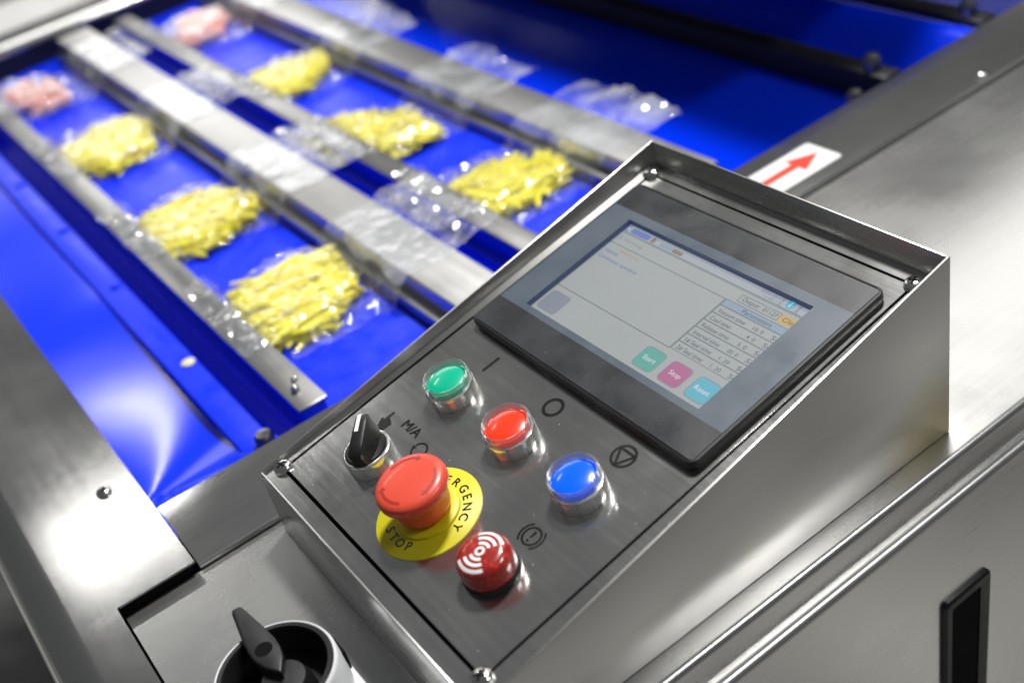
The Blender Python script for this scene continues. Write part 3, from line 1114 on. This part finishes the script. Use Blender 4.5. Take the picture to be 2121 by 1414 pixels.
fz0, fz1 = 6.34, 6.75
u0, u1 = U0 + 2.3, U1 - 2.3
MB().poly_prism(rrect(u0, u1, 273.2, V1 - 2.3, 1.2), fz0, fz1).build('bezel_band', 'hmi_dark', ts, PF, smooth=0)
MB().poly_prism(rrect(u0, u1, V0 + 2.3, 176.6, 1.2), fz0, fz1).build('bezel_band', 'hmi_dark', ts, PF, smooth=0)
MB().ring_plate([(u0, 176.62), (u1, 176.62), (u1, 273.18), (u0, 273.18)], [(38.8, 181.0), (188.5, 181.0), (188.5, 266.5), (38.8, 266.5)], fz0, fz1).build('bezel_band', 'hmi_grey', ts, PF, smooth=0)
we = MB()
w_ = rrect(38.75, 188.55, 180.95, 266.55, 0.6)
A_ = [we.bm.verts.new((a, b, 6.72)) for a, b in w_]
B_ = [we.bm.verts.new((a, b, 2.85)) for a, b in w_]
for i in range(len(w_)):
    k = (i + 1) % len(w_)
    we.bm.faces.new((A_[i], A_[k], B_[k], B_[i]))
we.build('window_edge', 'edge_blue', ts, PF, smooth=0)
lcd = MB().flat([(30, 178), (200, 178), (200, 272), (30, 272)], 2.8).build('display', 'ui_frame', ts, PF, smooth=0)
tag(lcd, 'lit page listing times in seconds with start, stop and reset keys')


def ui(name, mat, fn, z=None):
    b_ = MB()
    fn(b_)
    return b_.build(name, mat, lcd, PF, smooth=0, recalc=False)


Z0, Z1, Z2, Z3 = 2.86, 2.92, 2.98, 3.04
ui('page', 'ui_back', lambda b: b.flat([(36, 182.6), (196, 182.6), (196, 266), (36, 266)], Z0))
ui('title_bar', 'ui_bar', lambda b: b.flat([(36, 259.6), (196, 259.6), (196, 266), (36, 266)], Z1))
ui('list_header', 'ui_head', lambda b: b.flat([(139.9, 244.2), (196, 244.2), (196, 249.2), (139.9, 249.2)], Z1))


def lines(b):
    w = 0.42
    ribbon(b, [(36.2, 248.9), (139.1, 248.9)], w, Z2)
    ribbon(b, [(139.1, 249.1), (139.1, 204.8)], 0.5, Z2)
    ribbon(b, [(36.2, 205.0), (139.3, 205.0)], 0.5, Z2)
    ribbon(b, [(139.9, 249.2), (139.9, 205.6)], w, Z2)
    for i in range(7):
        v = 244.1 - 6.42 * i
        ribbon(b, [(139.9, v), (196, v)], 0.55 if i < 6 else 0.35, Z2)
    ribbon(b, [(139.9, 249.2), (196, 249.2)], 0.35, Z2)
    ribbon(b, [(36, 259.8), (196, 259.8)], 0.45, Z2)
    ribbon(b, [(36, 258.9), (196, 258.9)], 0.3, Z2)
    ribbon(b, [(145.6, 256.3), (175.0, 256.3), (175.0, 251.0), (145.6, 251.0), (145.6, 256.3)], 0.35, Z2)
    for x0, x1 in ((168.2, 179.4), (180.2, 196)):
        pts = rrect(x0, x1, 259.9, 267.4, 1.4, 3)
        ribbon(b, pts + pts[:1], 0.35, Z2)


ui('rules', 'ui_line', lines)


def labels(b):
    for i, (s, w, val) in enumerate((('Vacuum time', 20.2, '10. 0'), ('Cool time', 15.4, '4. 0'), ('Release time', 20.4, '5. 0'), ('Interval time', 20.0, '00. 0'), ('1# Seal time', 20.0, '1. 20'), ('2# Seal time', 20.0, '1. 20'))):
        v = 239.1 - 6.46 * i
        write(b, s, 142.2, v, w, 2.9, Z2)
        write(b, val, 168.6 if len(val) > 4 else 169.8, v, 7.2 if len(val) > 4 else 6.0, 2.5, Z2)
        write(b, 'Sec', 181.8, v, 8.4, 2.9, Z2)
    write(b, 'Parameters', 154.4, 245.3, 21.6, 3.0, Z2)
    write(b, 'Output:', 147.8, 252.4, 12.6, 3.0, Z2)
    write(b, '01127', 163.0, 252.4, 10.6, 2.8, Z2)
    write(b, 'Clear', 177.6, 252.2, 12.0, 3.0, Z3)


ui('lettering', 'ui_text', labels)


def clock(b):
    write(b, '2025-06-12', 152.0, 263.4, 16.0, 2.1, Z2)
    write(b, '14:40:12', 155.4, 260.5, 12.6, 2.1, Z2)


ui('lettering', 'ui_grey', clock)
ui('key', 'ui_green', lambda b: b.poly_prism(rrect(128.3, 144.0, 185.3, 200.4, 3), Z0, Z1))
ui('key', 'ui_rose', lambda b: b.poly_prism(rrect(149.0, 164.7, 185.3, 200.4, 3), Z0, Z1))
ui('key', 'ui_cyan', lambda b: b.poly_prism(rrect(169.8, 185.6, 185.3, 200.4, 3), Z0, Z1))
ui('key', 'ui_grey', lambda b: b.poly_prism(rrect(40.8, 58.2, 184.8, 201.0, 3), Z0, Z1))
ui('key', 'ui_amber', lambda b: b.flat([(175.2, 250.7), (196, 250.7), (196, 256.5), (175.2, 256.5)], Z2))


def key_border(b):
    for x0 in (128.3, 149.0, 169.8):
        pts = rrect(x0, x0 + 15.7, 185.3, 200.4, 3, 4)
        ribbon(b, pts + pts[:1], 0.6, Z2)


ui('key_border', 'ui_grey', key_border)


def key_text(b):
    write(b, 'Start', 136.2, 191.4, 9.6, 3.1, Z2, 'c')
    write(b, 'Stop', 156.9, 191.4, 8.6, 3.1, Z2, 'c')
    write(b, 'Reset', 177.6, 191.4, 10.6, 3.1, Z2, 'c')


ui('lettering', 'ui_pale', key_text)
ui('icon', 'ui_cyan', lambda b: b.arc(0, 3.0, 0, 360, Z2, 28, c=(173.8, 263.6)))
ui('icon', 'ui_pale', lambda b: (ribbon(b, [(173.8, 262.0), (173.8, 264.0)], 0.7, Z3), b.arc(0, 0.5, 0, 360, Z3, 8, c=(173.8, 265.0))))
ui('icon', 'ui_logo', lambda b: (b.poly_prism(rrect(43.5, 60.5, 260.6, 264.6, 1.8), Z1, Z2), b.arc(1.6, 2.6, 60, 300, Z2, 16, c=(40.6, 263.0))))
ui('icon', 'ui_brown', lambda b: (b.poly_prism(rrect(62.0, 65.2, 260.6, 264.8, 1.2), Z1, Z2), b.poly_prism(rrect(81.0, 89.6, 260.9, 263.8, 0.6), Z1, Z2)))
ui('icon', 'ui_head', lambda b: b.poly_prism(rrect(70.0, 80.2, 260.9, 263.8, 0.6), Z1, Z2))


def msg_dark(b):
    b.arc(1.4, 1.9, 0, 360, Z2, 20, c=(41.0, 254.6))
    write(b, 'Running', 46.4, 253.4, 16.0, 2.3, Z2)


ui('lettering', 'ui_grey', msg_dark)
ui('lettering', 'ui_text_blue', lambda b: (write(b, 'Name', 41.6, 241.0, 11.6, 2.6, Z2), write(b, 'Continuous operation', 41.6, 235.6, 35.0, 2.6, Z2)))
ui('lettering', 'ui_text_red', lambda b: write(b, 'Close the cover', 51.6, 244.8, 17.4, 2.0, Z2))
MB().flat([(38.85, 181.05), (188.45, 181.05), (188.45, 266.45), (38.85, 266.45)], 6.5).build('touch_film', 'touch_film', ts, PF, smooth=0)

# ------------------------------------------------------------------ rotary main switch on the deck
sw = empty('rotary_switch', T(-56.8, -130.8, 0))
tag(sw, 'white rotary main switch with black bowl and lever on the steel deck', 'switch')
cxs, cys = -56.8, -130.8
MB().box(-92, -21.6, -190, -96, 0.3, 13, 2.5, 3).build('base', 'switch_white', sw)
hs = MB().lathe([(33.2, 13), (33.0, 20), (31.6, 37.5), (31.0, 39.3), (30.3, 39.9), (29.8, 39.6), (29.8, 30)], 72, (cxs, cys), cap0=False, cap1=False).build('housing', 'switch_white', sw)
for a in (62, 118):
    pass
MB().lathe([(29.75, 30), (29.75, 39.7), (28.8, 40.4), (27.0, 40.2), (26.0, 38.6), (25.2, 24.0), (24.6, 20.5), (0, 20.5)], 72, (cxs, cys), cap0=False).build('bowl', 'switch_black', sw)
tt = math.radians(8)
MB().box(cxs + 31.2, cxs + 33.6, cys - 7, cys + 7, 17, 30, 0.5, 1).build('side_slot', 'black_gap', sw)
# hub and lever
MB().lathe([(15, 20.4), (13.5, 34), (11, 40), (0, 41)], 40, (-55.8, -139), cap0=False).build('hub', 'switch_black', sw)
lv = [(-58.2, -86.4), (-57.4, -84.6), (-53.2, -84.6), (-52.2, -86.4), (-49.2, -108), (-48.2, -118), (-48.6, -125), (-50.4, -132), (-55.6, -140.5), (-60.6, -132), (-62.6, -125), (-62.9, -118), (-62.0, -108)]
MB().poly_prism(lv[::-1], 36.5, 46.0, 'z', 1.4, 3).build('lever', 'switch_black', sw)
MB().lathe([(4.6, 45.95), (4.6, 46.08), (0, 46.08)], 28, (-55.9, -121), cap0=False).build('lever_hole', 'black_gap', sw)
MB().box(-80.5, -76.5, -152, -141, 24, 34, 1, 2).build('pointer_tab', 'chrome', sw)
